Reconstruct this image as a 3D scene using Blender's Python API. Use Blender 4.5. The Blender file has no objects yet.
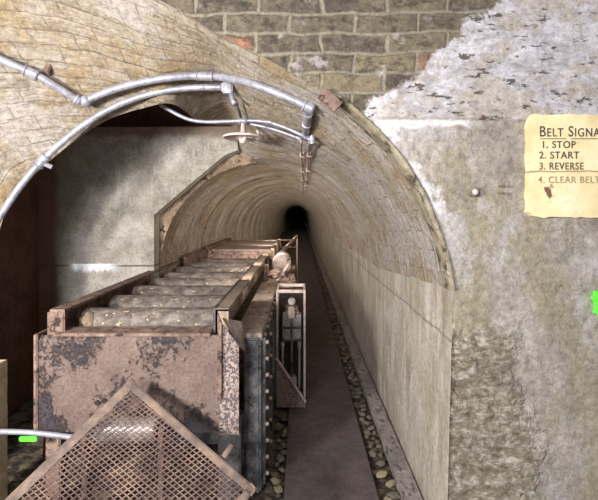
import bpy, bmesh, math, random
from mathutils import Vector, Matrix, noise
from mathutils.bvhtree import BVHTree
random.seed(7)
S = bpy.context.scene
C = S.collection
PI = math.pi
F_PX, CX, CY, CAMZ = 420.0, 300.0, 211.0, 1.6
def P(x, y, D):
    """photo pixel at distance D along +Y -> world point"""
    return Vector(((x-CX)/F_PX*D, D, CAMZ+(CY-y)/F_PX*D))

# ------------------------------------------------------------------ node materials
class NT:
    def __init__(s, name):
        s.m = bpy.data.materials.new(name); s.m.use_nodes = True
        s.t = s.m.node_tree; s.b = s.t.nodes['Principled BSDF']
        s.b.inputs['Specular IOR Level'].default_value = 0.25
    def n(s, typ, ins=None, **kw):
        nd = s.t.nodes.new(typ)
        for k, v in kw.items(): setattr(nd, k, v)
        for k, v in (ins or {}).items(): s.set(nd.inputs[k], v)
        return nd
    def set(s, sock, v):
        if isinstance(v, bpy.types.NodeSocket): s.t.links.new(v, sock)
        elif isinstance(v, tuple) and len(v) == 3 and sock.type == 'RGBA': sock.default_value = (*v, 1)
        else: sock.default_value = v
    def obj(s): return s.n('ShaderNodeTexCoord').outputs['Object']
    def uv(s): return s.n('ShaderNodeTexCoord').outputs['UV']
    def map(s, v, scale=(1,1,1), loc=(0,0,0), rot=(0,0,0)):
        return s.n('ShaderNodeMapping', {'Vector': v, 'Scale': scale, 'Location': loc, 'Rotation': rot}).outputs[0]
    def noise(s, v, sc, det=5, rough=.6, dist=0):
        return s.n('ShaderNodeTexNoise', {'Vector': v, 'Scale': sc, 'Detail': det, 'Roughness': rough, 'Distortion': dist}).outputs['Fac']
    def ncol(s, v, sc, det=3):
        return s.n('ShaderNodeTexNoise', {'Vector': v, 'Scale': sc, 'Detail': det}).outputs['Color']
    def voro(s, v, sc, feature='F1'):
        return s.n('ShaderNodeTexVoronoi', {'Vector': v, 'Scale': sc}, feature=feature).outputs['Distance']
    def ramp(s, f, stops, interp='LINEAR'):
        r = s.n('ShaderNodeValToRGB', {'Fac': f}); cr = r.color_ramp; cr.interpolation = interp
        while len(cr.elements) < len(stops): cr.elements.new(.5)
        for e, (p, c) in zip(cr.elements, stops):
            e.position = p; e.color = (*c, 1) if isinstance(c, tuple) else (c, c, c, 1)
        return r.outputs[0]
    def math(s, op, a, b=0.0, c=None, clamp=False):
        nd = s.n('ShaderNodeMath', operation=op, use_clamp=clamp)
        s.set(nd.inputs[0], a); s.set(nd.inputs[1], b)
        if c is not None: s.set(nd.inputs[2], c)
        return nd.outputs[0]
    def sm(s, v, lo, hi):
        nd = s.n('ShaderNodeMapRange', interpolation_type='SMOOTHSTEP')
        s.set(nd.inputs['Value'], v); s.set(nd.inputs['From Min'], lo); s.set(nd.inputs['From Max'], hi)
        return nd.outputs[0]
    def mix(s, f, a, b, mode='MIX'):
        nd = s.n('ShaderNodeMix', data_type='RGBA', blend_type=mode)
        s.set(nd.inputs[0], f); s.set(nd.inputs[6], a); s.set(nd.inputs[7], b)
        return nd.outputs[2]
    def sep(s, v):
        return s.n('ShaderNodeSeparateXYZ', {'Vector': v}).outputs
    def bump(s, h, dist=.01, strength=1.0, nrm=None):
        nd = s.n('ShaderNodeBump', {'Height': h, 'Distance': dist, 'Strength': strength})
        if nrm is not None: s.set(nd.inputs['Normal'], nrm)
        return nd.outputs[0]
    def grit(s, col, o, sc=45, amt=.8, stretch=(1,1,1)):
        n = s.noise(s.map(o, stretch, (2,6,4)), sc, 10, .85)
        g = s.ramp(n, [(.30,.25),(.44,.72),(.50,1.0),(.58,1.25),(.70,1.9)])
        return s.mix(amt, col, g, 'MULTIPLY'), n
    def out(s, col, rough=.9, nrm=None, metal=0.0):
        s.set(s.b.inputs['Base Color'], col); s.set(s.b.inputs['Roughness'], rough)
        s.set(s.b.inputs['Metallic'], metal)
        if nrm is not None: s.set(s.b.inputs['Normal'], nrm)
        return s.m

def m_vault():
    t = NT('vault_brick'); uv = t.uv(); o = t.obj()
    wob = t.n('ShaderNodeVectorMath', operation='MULTIPLY_ADD')
    t.set(wob.inputs[0], t.ncol(o, 7.0, 6)); wob.inputs[1].default_value = (.07,.040,0); t.set(wob.inputs[2], uv)
    br = t.n('ShaderNodeTexBrick', {'Vector': wob.outputs[0], 'Color1': (0,0,0), 'Color2': (1,1,1), 'Mortar': (.5,.5,.5), 'Scale': 1.0,
             'Mortar Size': .008, 'Mortar Smooth': 1.0, 'Bias': 0.0, 'Brick Width': .23, 'Row Height': .085})
    rnd = t.ramp(br.outputs['Color'], [(0,(.46,.365,.25)),(.35,(.53,.43,.31)),(.6,(.49,.41,.31)),(.8,(.58,.49,.37)),(1,(.50,.41,.29))])
    patch = t.noise(t.map(o, (1,1.2,1), loc=(1,8,3)), 10, 9, .78)
    rnd = t.mix(t.math('MULTIPLY', t.sm(patch, .46, .58), .85), rnd, (.66,.58,.48))
    rnd = t.mix(t.math('MULTIPLY', t.sm(patch, .44, .34), .75), rnd, (.28,.215,.145))
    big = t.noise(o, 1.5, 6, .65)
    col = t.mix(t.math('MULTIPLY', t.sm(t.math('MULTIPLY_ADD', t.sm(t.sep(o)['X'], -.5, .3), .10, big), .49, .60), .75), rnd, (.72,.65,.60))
    col = t.mix(t.math('MULTIPLY', t.sm(t.noise(t.map(o, loc=(3,7,1)), 2.4, 6, .65), .48, .60), .6), col, (.50,.35,.17))
    col = t.mix(t.math('MULTIPLY', t.sm(t.noise(t.map(o, loc=(9,2,1)), 3.5, 9, .78), .54, .66), .5), col, (.22,.18,.14))
    streak = t.noise(t.map(wob.outputs[0], (2.4, 26, 1)), 1.0, 8, .72, .2)  # courses running round the ring
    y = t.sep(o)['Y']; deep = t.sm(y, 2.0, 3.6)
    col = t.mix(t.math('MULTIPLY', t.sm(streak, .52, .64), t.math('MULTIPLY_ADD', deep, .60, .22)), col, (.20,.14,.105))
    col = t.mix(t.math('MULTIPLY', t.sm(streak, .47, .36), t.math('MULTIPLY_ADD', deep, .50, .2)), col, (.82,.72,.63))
    mort = t.math('MULTIPLY', br.outputs['Fac'], t.sm(t.noise(o, 9, 6, .7), .38, .54))
    col = t.mix(t.math('MULTIPLY', mort, .62), col, (.20,.155,.115))
    col, g = t.grit(col, o, 34, .75)
    h = t.math('MULTIPLY_ADD', br.outputs['Fac'], -.18, t.math('MULTIPLY', streak, 1.0))
    h = t.math('MULTIPLY_ADD', t.noise(o, 12, 10, .8), 1.6, h)
    return t.out(col, .93, t.bump(h, .040, 1.0))

def m_render_wall():
    t = NT('wall_render'); o = t.obj(); _, y, z = t.sep(o)
    st = t.noise(t.map(o, (1,2.2,.7)), 3.4, 9, .68, .4)
    col = t.ramp(st, [(.28,(.27,.225,.18)),(.42,(.40,.35,.29)),(.54,(.50,.45,.385)),(.70,(.60,.56,.51))])
    gr = t.noise(o, 1.8, 5)
    col = t.mix(t.math('MULTIPLY', t.sm(gr, .48, .62), .6), col, (.35,.315,.22))
    dr = t.noise(t.map(o, (1,14,1.1)), 1.0, 6, .7)
    col = t.mix(t.math('MULTIPLY', t.sm(dr, .54, .68), .5), col, (.24,.18,.13))
    col = t.mix(t.math('MULTIPLY', t.sm(dr, .45, .33), .35), col, (.64,.60,.54))
    pit = t.noise(o, 38, 7, .75)
    col = t.mix(t.math('MULTIPLY', t.sm(pit, .56, .68), .6), col, (.17,.135,.11))
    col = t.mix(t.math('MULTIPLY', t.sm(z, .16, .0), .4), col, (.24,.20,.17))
    ln = t.math('ABSOLUTE', t.math('SUBTRACT', z, t.math('MULTIPLY_ADD', t.noise(o, 5, 4), .03, .985)))
    col = t.mix(t.math('MULTIPLY', t.sm(ln, .010, .003), .6), col, (.16,.12,.09))
    col, g = t.grit(col, o, 40, .6)
    h = t.math('MULTIPLY_ADD', st, .8, t.math('MULTIPLY', g, .5))
    return t.out(col, .85, t.bump(h, .015, 1.0))

def m_face():
    t = NT('face_masonry'); o = t.obj(); x, _, z = t.sep(o)
    co = t.n('ShaderNodeCombineXYZ', {'X': x, 'Y': z}).outputs[0]
    wob = t.n('ShaderNodeVectorMath', operation='MULTIPLY_ADD')
    t.set(wob.inputs[0], t.ncol(o, 5.0)); wob.inputs[1].default_value = (.10,.045,0); t.set(wob.inputs[2], co)
    br = t.n('ShaderNodeTexBrick', {'Vector': wob.outputs[0], 'Color1': (0,0,0), 'Color2': (1,1,1), 'Mortar': (.5,.5,.5), 'Scale': 1.0,
             'Mortar Size': .012, 'Mortar Smooth': .8, 'Bias': -.1, 'Brick Width': .29, 'Row Height': .090})
    brick = t.ramp(br.outputs['Color'], [(0,(.11,.095,.08)),(.25,(.21,.185,.13)),(.45,(.15,.13,.10)),(.62,(.27,.225,.15)),(.74,(.19,.165,.13)),(.80,(.42,.20,.125)),(.93,(.40,.30,.17)),(1,(.15,.14,.13))], 'CONSTANT')
    n1 = t.noise(o, 12, 10, .8)
    brick = t.mix(t.math('MULTIPLY', t.sm(n1, .42, .58), .75), brick, (.23,.195,.145))
    brick = t.mix(t.math('MULTIPLY', t.sm(t.noise(t.map(o,(1,1,1.8)), 11, 10, .8), .51, .57), .75), brick, (.065,.055,.045))
    brick = t.mix(1.0, brick, (.82,.80,.76), 'MULTIPLY')
    brick = t.mix(t.math('MULTIPLY', br.outputs['Fac'], .8), brick, (.27,.24,.18))
    brick = t.mix(t.math('MULTIPLY', t.sm(t.noise(o, 9, 6), .60, .7), .6), brick, (.48,.45,.44))
    # whitewashed plaster above the ledge
    n2 = t.noise(t.map(o, (1,1,2.2)), 7, 10, .75)
    pl = t.ramp(n2, [(.30,(.27,.24,.24)),(.43,(.42,.40,.41)),(.55,(.56,.54,.57)),(.68,(.42,.38,.34))])
    pl = t.mix(t.math('MULTIPLY', t.sm(t.noise(t.map(o,(1,1,1.6),(4,4,4)), 4, 7, .7), .48, .60), .7), pl, (.40,.34,.27))
    chip = t.sm(t.noise(t.map(o, (1,1,2.8), (1,5,2)), 8, 9, .75), .585, .615)
    pl = t.mix(chip, pl, (.14,.11,.09))
    # cement render under it
    n3 = t.noise(o, 5, 10, .78)
    ce = t.ramp(n3, [(.30,(.17,.145,.12)),(.43,(.27,.24,.205)),(.54,(.34,.305,.265)),(.68,(.43,.39,.35))])
    ce = t.mix(t.math('MULTIPLY', t.sm(t.noise(t.map(o, (1,1,.5), (6,1,3)), 3.2, 5), .50, .62), .65), ce, (.27,.235,.15))
    ce = t.mix(t.math('MULTIPLY', t.sm(t.noise(t.map(o, (1,1,.6), (2,8,3)), 4, 7, .7), .54, .66), .6), ce, (.45,.43,.44))
    ce = t.mix(t.math('MULTIPLY', t.sm(t.noise(o, 42, 5, .7), .60, .7), .6), ce, (.15,.12,.10))
    # white bloom near the arch haunch and ledge
    d1 = t.math('ADD', t.math('ABSOLUTE', t.math('SUBTRACT', x, t.math('MULTIPLY_ADD', z, -.62, 1.60))), t.math('MULTIPLY', t.math('SUBTRACT', t.noise(o, 8, 6, .7), .5), .34))
    wh = t.math('MULTIPLY', t.sm(d1, .075, .03), t.sm(z, 1.45, 1.65))
    ce = t.mix(wh, ce, (.60,.57,.57))
    led = t.math('MULTIPLY', t.sm(t.math('MULTIPLY_ADD', t.noise(o, 16, 4), .07, z), 2.005, 2.035), t.sm(t.math('ADD', x, t.math('MULTIPLY', t.noise(o, 5, 5, .7), .5)), 1.05, .95))
    ce = t.mix(led, ce, (.66,.64,.64))
    # stripped rubble area low by the corner
    nr = t.math('MULTIPLY', t.math('SUBTRACT', t.noise(o, 6, 5), .5), .35)
    rz = t.sm(t.math('ADD', z, nr), 1.10, 1.0)
    rx = t.sm(t.math('ADD', x, t.math('MULTIPLY_ADD', t.math('SUBTRACT', t.noise(t.map(o,(1,1,1),(7,7,7)), 3, 6, .7), .5), .9, t.math('MULTIPLY', z, .12))), 1.12, 1.02)
    rm = t.math('MULTIPLY', rz, rx)
    vo = t.voro(t.map(o, (1.0,1,1.9), rot=(0,.5,0)), 24)
    vd = t.noise(t.map(o, (1,1,1.7), rot=(0,.55,0)), 15, 10, .85, .5)
    rb = t.ramp(vd, [(.36,(.12,.095,.07)),(.43,(.34,.28,.20)),(.50,(.50,.43,.33)),(.57,(.90,.83,.72))])
    rb = t.mix(t.math('MULTIPLY', t.sm(t.noise(o, 3.5, 3), .5, .65), .4), rb, (.20,.17,.12))
    ce = t.mix(rm, ce, rb)
    up = t.sm(z, 2.012, 2.02)
    dia = t.math('SUBTRACT', t.math('MULTIPLY_ADD', t.math('SUBTRACT', x, .274), .86, 2.03), z)
    dia = t.math('ADD', dia, t.math('MULTIPLY', t.math('SUBTRACT', t.noise(o, 7, 7, .7), .5), .28))
    pm = t.sm(dia, -.01, .02)
    upc = t.mix(pm, brick, pl)
    left = t.sm(x, .36, .33)
    upf = t.math('MAXIMUM', up, left)
    col = t.mix(upf, ce, upc)
    col, gg = t.grit(col, o, 36, .7)
    hb = t.math('MULTIPLY_ADD', br.outputs['Fac'], -.28, t.math('MULTIPLY', n1, .9))
    hp = t.math('MULTIPLY_ADD', chip, -.5, n2)
    hc = t.math('ADD', t.math('MULTIPLY', n3, .5), t.math('MULTIPLY', t.noise(o, 22, 8, .7), .5))
    hmix = t.mix(upf, t.mix(rm, hc, t.math('MULTIPLY', vd, 2.6)), t.mix(pm, hb, hp))
    return t.out(col, .92, t.bump(hmix, .022, 1.0))

def m_concrete():
    t = NT('shuttered_concrete'); o = t.obj(); x, _, z = t.sep(o)
    n = t.noise(o, 4.5, 9, .68)
    col = t.ramp(n, [(.28,(.19,.17,.14)),(.42,(.29,.265,.225)),(.54,(.38,.35,.305)),(.70,(.50,.47,.43))])
    col = t.mix(t.math('MULTIPLY', t.sm(t.noise(t.map(o, (1,1,.35), (3,1,2)), 2.6, 5), .52, .68), .65), col, (.31,.28,.18))
    drip = t.noise(t.map(o, (20,1,2.4)), 1, 8, .8)
    zone = t.math('MULTIPLY', t.sm(x, -1.75, -1.5), t.sm(x, -.65, -1.0))
    dm = t.math('MULTIPLY', t.math('MULTIPLY', t.sm(drip, .52, .66), t.sm(z, 1.25, 2.0)), zone)
    col = t.mix(t.math('MULTIPLY', dm, .8), col, (.64,.64,.64))
    j = t.math('ABSOLUTE', t.math('SUBTRACT', z, t.math('MULTIPLY_ADD', t.noise(o, 4, 3), .03, 1.105)))
    col = t.mix(t.sm(j, .012, .004), col, (.14,.12,.10))
    w = t.math('MULTIPLY', t.sm(t.math('ADD', t.math('SUBTRACT', 1.13, z), t.math('MULTIPLY', drip, .22)), .22, .12), t.math('LESS_THAN', z, 1.135))
    w = t.math('MULTIPLY', w, t.sm(t.math('ADD', z, t.math('MULTIPLY', t.noise(t.map(o,(9,1,1)), 3, 3), .15)), 1.12, 1.16))
    w2 = t.math('MULTIPLY', t.math('MULTIPLY', w, t.sm(x, -1.55, -1.75)), t.sm(x, -2.05, -1.98))
    col = t.mix(w2, col, (.88,.90,.94))
    j2 = t.math('ABSOLUTE', t.math('SUBTRACT', z, .74))
    col = t.mix(t.sm(j2, .012, .004), col, (.14,.12,.10))
    col = t.mix(t.math('MULTIPLY', t.sm(t.noise(o, 48, 5, .7), .58, .7), .6), col, (.12,.11,.09))
    col, _g = t.grit(col, o, 40, .6)
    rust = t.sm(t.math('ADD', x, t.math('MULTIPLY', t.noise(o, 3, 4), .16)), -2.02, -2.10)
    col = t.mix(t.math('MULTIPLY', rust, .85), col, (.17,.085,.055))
    top = t.sm(t.math('ADD', z, t.math('MULTIPLY', t.noise(o, 7, 4), .08)), 2.27, 2.33)
    col = t.mix(t.math('MULTIPLY', top, .7), col, (.16,.09,.06))
    return t.out(col, .9, t.bump(t.math('ADD', n, t.math('MULTIPLY', t.noise(o, 30, 6), .5)), .010, 1.0))

def m_simple(name, stops, sc=8, rough=.85, metal=0.0, bump=.006, spot=None, spsc=20, sth=(.55,.65), det=7, stretch=(1,1,1)):
    t = NT(name); o = t.obj()
    n = t.noise(t.map(o, stretch), sc, det, .65)
    col = t.ramp(n, stops)
    h = n
    if spot:
        sp = t.noise(t.map(o, stretch, (5,3,1)), spsc, 8, .72); m_ = t.sm(sp, *sth)
        col = t.mix(m_, col, spot); h = t.math('SUBTRACT', n, m_)
    col, _g = t.grit(col, o, max(30, sc*3), .55)
    if isinstance(rough, tuple): rough = t.ramp(n, [(.4, rough[0]), (.62, rough[1])])
    return t.out(col, rough, t.bump(h, bump, 1.0), metal)

M = {}
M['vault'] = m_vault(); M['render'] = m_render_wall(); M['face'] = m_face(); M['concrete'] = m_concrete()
M['arris'] = m_simple('stained_arris', [(.3,(.16,.135,.09)),(.5,(.27,.23,.16)),(.7,(.42,.37,.28))], 12, bump=.03, spot=(.19,.155,.10), spsc=12, sth=(.54,.64), det=10)
M['path'] = m_simple('dusty_path', [(.3,(.072,.056,.055)),(.6,(.105,.084,.082)),(.8,(.14,.115,.108))], 5, bump=.006, spot=(.18,.155,.14), spsc=60, sth=(.68,.74))
M['dirt'] = m_simple('dirt', [(.3,(.06,.045,.035)),(.5,(.16,.13,.09)),(.7,(.27,.23,.15))], 12, bump=.03, spot=(.07,.055,.05), spsc=9, sth=(.48,.58))
M['kerb'] = m_simple('kerb_stone', [(.3,(.17,.145,.135)),(.55,(.27,.24,.22)),(.75,(.37,.34,.32))], 9, bump=.008, spot=(.12,.10,.09), spsc=26, stretch=(1,.5,1))
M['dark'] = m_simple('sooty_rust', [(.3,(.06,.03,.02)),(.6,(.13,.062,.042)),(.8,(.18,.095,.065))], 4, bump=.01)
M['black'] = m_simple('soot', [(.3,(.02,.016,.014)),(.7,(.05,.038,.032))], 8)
M['panel'] = m_simple('dusty_painted_steel', [(.3,(.24,.165,.14)),(.5,(.35,.25,.215)),(.7,(.43,.32,.27))], 5, .75, bump=.006, spot=(.10,.085,.095), spsc=15, sth=(.55,.62), det=9)
def m_panel():
    t = NT('dusty_painted_steel'); o = t.obj()
    n = t.noise(o, 5, 9, .7)
    col = t.ramp(n, [(.3,(.22,.155,.13)),(.5,(.33,.24,.205)),(.7,(.41,.31,.265))])
    a = t.noise(t.map(o, (1,1,.7), (3,1,8)), 4.5, 3, .5); b = t.noise(o, 32, 10, .85)
    m_ = t.sm(t.math('MULTIPLY_ADD', a, .8, b), .93, .99)
    col = t.mix(t.math('MULTIPLY', m_, .85), col, (.085,.08,.10))
    v = t.noise(t.map(o, (9,1,1.2), (1,1,1)), 1.0, 6, .7)
    col = t.mix(t.math('MULTIPLY', t.sm(v, .55, .68), .5), col, (.13,.10,.10))
    col = t.mix(t.math('MULTIPLY', t.sm(v, .45, .35), .25), col, (.42,.29,.22))
    col, g = t.grit(col, o, 60, .75)
    return t.out(col, .75, t.bump(t.math('SUBTRACT', g, m_), .004, 1.0))
M['panel'] = m_panel()
M['speck'] = m_simple('speckled_steel', [(.3,(.25,.18,.155)),(.6,(.37,.28,.24)),(.8,(.42,.33,.29))], 6, .6, bump=.004, spot=(.12,.105,.12), spsc=95, sth=(.50,.56), det=9)
M['dust'] = m_simple('dust_on_steel', [(.3,(.20,.155,.13)),(.5,(.31,.25,.21)),(.7,(.40,.33,.27))], 10, .9, bump=.008, spot=(.10,.075,.065), spsc=18, sth=(.58,.64))
M['rail'] = m_simple('ochre_dusty_rail', [(.3,(.17,.125,.10)),(.5,(.28,.215,.165)),(.7,(.42,.33,.23))], 8, .85, bump=.006, spot=(.13,.09,.07), spsc=16, sth=(.58,.64), stretch=(1,.4,1))
M['rust'] = m_simple('rust', [(.3,(.095,.062,.05)),(.5,(.19,.125,.10)),(.7,(.30,.215,.165))], 14, .85, bump=.008, spot=(.06,.04,.035), spsc=22)
M['roller'] = m_simple('roller_rubber', [(.35,(.065,.052,.045)),(.5,(.14,.115,.10)),(.65,(.23,.195,.17))], 22, .55, bump=.005, spot=(.55,.45,.28), spsc=40, sth=(.58,.61), stretch=(.6,1,1))
M['steel'] = m_simple('worn_dark_steel', [(.3,(.045,.045,.05)),(.5,(.12,.12,.125)),(.7,(.30,.29,.29))], 9, (.35,.6), .6, .004, spot=(.20,.15,.12), spsc=16, sth=(.56,.64))
M['silver'] = m_simple('dull_aluminium', [(.3,(.30,.29,.28)),(.6,(.50,.49,.48)),(.8,(.62,.60,.58))], 12, .45, .5, .003, spot=(.24,.18,.14), spsc=20, sth=(.58,.66))
M['pipe'] = m_simple('galvanised_conduit', [(.3,(.20,.20,.23)),(.5,(.33,.33,.38)),(.7,(.43,.43,.50))], 16, .42, .35, .002, spot=(.27,.24,.23), spsc=22, sth=(.60,.68))
M['cable'] = m_simple('rusty_rod', [(.35,(.28,.19,.14)),(.65,(.55,.46,.42))], 20, .7, .1, .003)
M['pink'] = m_simple('pale_dusty_steel', [(.3,(.34,.26,.23)),(.6,(.52,.42,.37)),(.8,(.62,.53,.47))], 12, .8, bump=.004, spot=(.18,.10,.07), spsc=20, sth=(.6,.68))
M['lamp'] = m_simple('chipped_enamel', [(.3,(.50,.40,.36)),(.6,(.72,.64,.60)),(.8,(.80,.74,.70))], 18, .5, bump=.003, spot=(.33,.16,.11), spsc=26, sth=(.57,.63))
M['mesh'] = m_simple('rusty_expanded_metal', [(.35,(.055,.032,.026)),(.5,(.105,.065,.055)),(.65,(.20,.13,.10))], 7, .7, .2, .002)
M['mframe'] = m_simple('guard_angle_iron', [(.35,(.07,.05,.042)),(.5,(.13,.095,.078)),(.65,(.22,.155,.11))], 7, .7, .15, .004, spot=(.42,.26,.11), spsc=7, sth=(.62,.70))
M['cream'] = m_simple('cream_paint', [(.3,(.34,.27,.16)),(.6,(.52,.43,.27)),(.8,(.60,.52,.35))], 10, .8, bump=.004)
M['stone'] = m_simple('rubble_stone', [(.3,(.10,.08,.065)),(.5,(.21,.18,.14)),(.7,(.34,.30,.23))], 12, .95, bump=.012)
M['stoney'] = m_simple('yellow_rubble_stone', [(.3,(.22,.18,.10)),(.5,(.38,.33,.20)),(.7,(.52,.46,.30))], 12, .95, bump=.012)
M['lump'] = m_simple('caked_grime', [(.3,(.15,.10,.08)),(.5,(.32,.23,.19)),(.7,(.52,.41,.34))], 18, .9, bump=.012, spot=(.06,.04,.035), spsc=14)
M['green'] = m_simple('fluorescent_green', [(.3,(.09,.80,.04)),(.7,(.15,1.0,.06))], 10, .6, bump=.001)
M['ochre'] = m_simple('ochre_arch_edge', [(.3,(.10,.07,.05)),(.5,(.20,.145,.10)),(.7,(.34,.26,.18))], 5, bump=.015, spot=(.07,.045,.035), spsc=11)
def m_sign():
    t = NT('yellow_sign_paint'); o = t.obj(); x, _, z = t.sep(o)
    n = t.noise(o, 7, 7, .65)
    col = t.ramp(n, [(.3,(.60,.48,.26)),(.5,(.74,.62,.36)),(.7,(.80,.71,.49))])
    c = t.math('ABSOLUTE', t.math('SUBTRACT', z, t.math('MULTIPLY_ADD', t.noise(o, 9, 4), .03, 1.762)))
    col = t.mix(t.math('MULTIPLY', t.sm(c, .006, .001), .8), col, (.25,.17,.08))
    r = t.n('ShaderNodeVectorMath', operation='DISTANCE'); t.set(r.inputs[0], t.map(o, (1.3,0,.8))); r.inputs[1].default_value = (1.115*1.3, 0, 1.685*.8)
    d = t.math('ADD', r.outputs['Value'], t.math('MULTIPLY', t.math('SUBTRACT', t.noise(o, 28, 5, .7), .5), .12))
    col = t.mix(t.sm(d, .032, .018), col, (.16,.09,.05))
    col = t.mix(t.math('MULTIPLY', t.sm(t.noise(o, 30, 6, .7), .60, .7), .5), col, (.45,.36,.22))
    return t.out(col, .85, t.bump(n, .006))
M['sign'] = m_sign()
M['ink'] = m_simple('stencil_ink', [(.35,(.05,.042,.035)),(.6,(.11,.09,.065)),(.75,(.30,.24,.13))], 24, .8, bump=.001)
M['inkfade'] = m_simple('faded_stencil_ink', [(.35,(.24,.20,.13)),(.6,(.36,.29,.16)),(.75,(.58,.47,.26))], 18, .8, bump=.001)

# ------------------------------------------------------------------ mesh helpers
def link(name, bm, mat, parent=None, smooth=False):
    me = bpy.data.meshes.new(name); bmesh.ops.recalc_face_normals(bm, faces=bm.faces) if not bm.loops.layers.uv else None
    bm.to_mesh(me); bm.free()
    if mat: me.materials.append(mat)
    if smooth:
        for p in me.polygons: p.use_smooth = True
    o = bpy.data.objects.new(name, me); C.objects.link(o)
    if parent:
        o.parent = parent; o.location = -parent.location if parent.type == 'EMPTY' else (0,0,0)
    return o
def tag(o, label, cat, group=None, kind=None):
    if label: o['label'] = label
    if cat: o['category'] = cat
    if group: o['group'] = group
    if kind: o['kind'] = kind
    return o
def thing(name, loc, label, cat, group=None):
    o = bpy.data.objects.new(name, None); o.location = loc; o.empty_display_size = .1; C.objects.link(o)
    return tag(o, label, cat, group)
def struct(name, bm, mat, smooth=False):
    o = link(name, bm, mat, None, smooth); o['kind'] = 'structure'; return o
def box(bm, x0, x1, y0, y1, z0, z1, bev=0.0, M4=None):
    r = bmesh.ops.create_cube(bm, size=1)['verts']
    bmesh.ops.scale(bm, vec=(x1-x0, y1-y0, z1-z0), verts=r)
    bmesh.ops.translate(bm, vec=((x0+x1)/2, (y0+y1)/2, (z0+z1)/2), verts=r)
    if bev:
        es = list({e for v in r for e in v.link_edges})
        bmesh.ops.bevel(bm, geom=es, offset=bev, segments=2, affect='EDGES')
    if M4 is not None: bmesh.ops.transform(bm, matrix=M4, verts=r)
    return bm
def B(): return bmesh.new()
def bx(*a, bev=0.0): return box(B(), *a, bev=bev)
def frame_axes(d):
    d = d.normalized(); up = Vector((0,0,1)) if abs(d.z) < .9 else Vector((1,0,0))
    s = d.cross(up).normalized(); return s, s.cross(d).normalized()
def tube(bm, pts, r, seg=12, cap=True):
    rings = []
    n = len(pts)
    s = u = None
    for i, p in enumerate(pts):
        d = (pts[min(i+1,n-1)] - pts[max(i-1,0)]).normalized()
        if s is None: s, u = frame_axes(d)
        else:
            s = (s - d*s.dot(d)).normalized(); u = s.cross(d).normalized()
        rr = r[i] if isinstance(r, (list,tuple)) else r
        rings.append([bm.verts.new(p + (s*math.cos(a)+u*math.sin(a))*rr) for a in [2*PI*k/seg for k in range(seg)]])
    for a, b in zip(rings, rings[1:]):
        for k in range(seg):
            bm.faces.new((a[k], a[(k+1)%seg], b[(k+1)%seg], b[k]))
    if cap: bm.faces.new(rings[0]); bm.faces.new(rings[-1])
    return bm
def bar(bm, a, b, w, h=None):
    """rectangular bar a->b"""
    h = h or w; d = b-a; s, u = frame_axes(d)
    vs = [[bm.verts.new(p + s*i*w/2 + u*j*h/2) for i, j in ((-1,-1),(1,-1),(1,1),(-1,1))] for p in (a,b)]
    for k in range(4): bm.faces.new((vs[0][k], vs[0][(k+1)%4], vs[1][(k+1)%4], vs[1][k]))
    bm.faces.new(vs[0]); bm.faces.new(vs[1]); return bm
def prism(bm, poly, d):
    """poly: list of Vector, extruded by vector d"""
    a = [bm.verts.new(p) for p in poly]; b = [bm.verts.new(p+d) for p in poly]; n = len(a)
    bm.faces.new(a); bm.faces.new(list(reversed(b)))
    for k in range(n): bm.faces.new((a[k], b[k], b[(k+1)%n], a[(k+1)%n]))
    return bm
def lathe(bm, prof, c, axis='Z', seg=24):
    rings = []
    for r, h in prof:
        rr = []
        for k in range(seg):
            a = 2*PI*k/seg; x, y = r*math.cos(a), r*math.sin(a)
            v = {'Z': (x,y,h), 'X': (h,x,y), 'Y': (x,h,y)}[axis]
            rr.append(bm.verts.new(Vector(c)+Vector(v)))
        rings.append(rr)
    for a, b in zip(rings, rings[1:]):
        for k in range(seg): bm.faces.new((a[k], a[(k+1)%seg], b[(k+1)%seg], b[k]))
    bm.faces.new(rings[0]); bm.faces.new(rings[-1]); return bm
def smooth_path(pts, n=10):
    out = []
    for i in range(len(pts)-1):
        p0, p1, p2, p3 = pts[max(i-1,0)], pts[i], pts[i+1], pts[min(i+2,len(pts)-1)]
        for k in range(n):
            t = k/n
            out.append(.5*((2*p1)+(p2-p0)*t+(2*p0-5*p1+4*p2-p3)*t*t+(3*p1-p0-3*p2+p3)*t**3))
    out.append(pts[-1]); return out
def grid(rows, uvs=None, flip=False):
    bm = B(); vs = [[bm.verts.new(p) for p in r] for r in rows]
    uvl = bm.loops.layers.uv.new('UVMap')
    for i in range(len(rows)-1):
        for j in range(len(rows[0])-1):
            q = [(i,j),(i+1,j),(i+1,j+1),(i,j+1)]
            if flip: q.reverse()
            f = bm.faces.new([vs[a][b] for a, b in q])
            if uvs:
                for l, (a, b) in zip(f.loops, q): l[uvl].uv = uvs[a][b]
    return bm
def fbm(p, sc, o=4): return noise.fractal(Vector(p)*sc, 1.0, 2.0, o)

# ------------------------------------------------------------------ SETTING
D0, D1, D2 = 1.92, 3.7, 3.9          # portal face, cross wall, start of the small tunnel lining
XC, ZC, R0 = -.31, 1.07, .99
def ring(th, y, r=R0): a = math.radians(th); return Vector((XC+r*math.cos(a), y, ZC+r*math.sin(a)))
pairs = [((453,290),('t',2)), ((447,258),('t',12)), ((440,235),('t',20)), ((420,188),('t',35)), ((400,157),('t',48)), ((380,134),('t',60)),
 ((345,102),('t',75)), ((300,77),('t',90)), ((250,50),(243,152,3.7)), ((215,33),(234,127,3.7)), ((195,20),(215,124,3.4)), ((165,3),(197,120,3.0)),
 ((120,-18),(172,104,2.6)), ((70,-42),(140,109,2.6)), ((20,-60),(110,119,2.6)), ((-40,-72),(80,137,2.6)), ((-110,-75),(45,165,2.6)),
 ((-190,-40),(20,190,2.6)), ((-250,40),(2,222,2.6)), ((-280,130),(-4,260,2.6)), ((-290,290),(-5,300,2.6)), ((-290,560),(-5,469,2.6))]
Fp = [P(a[0], a[1], D0) for a, b in pairs]
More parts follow.
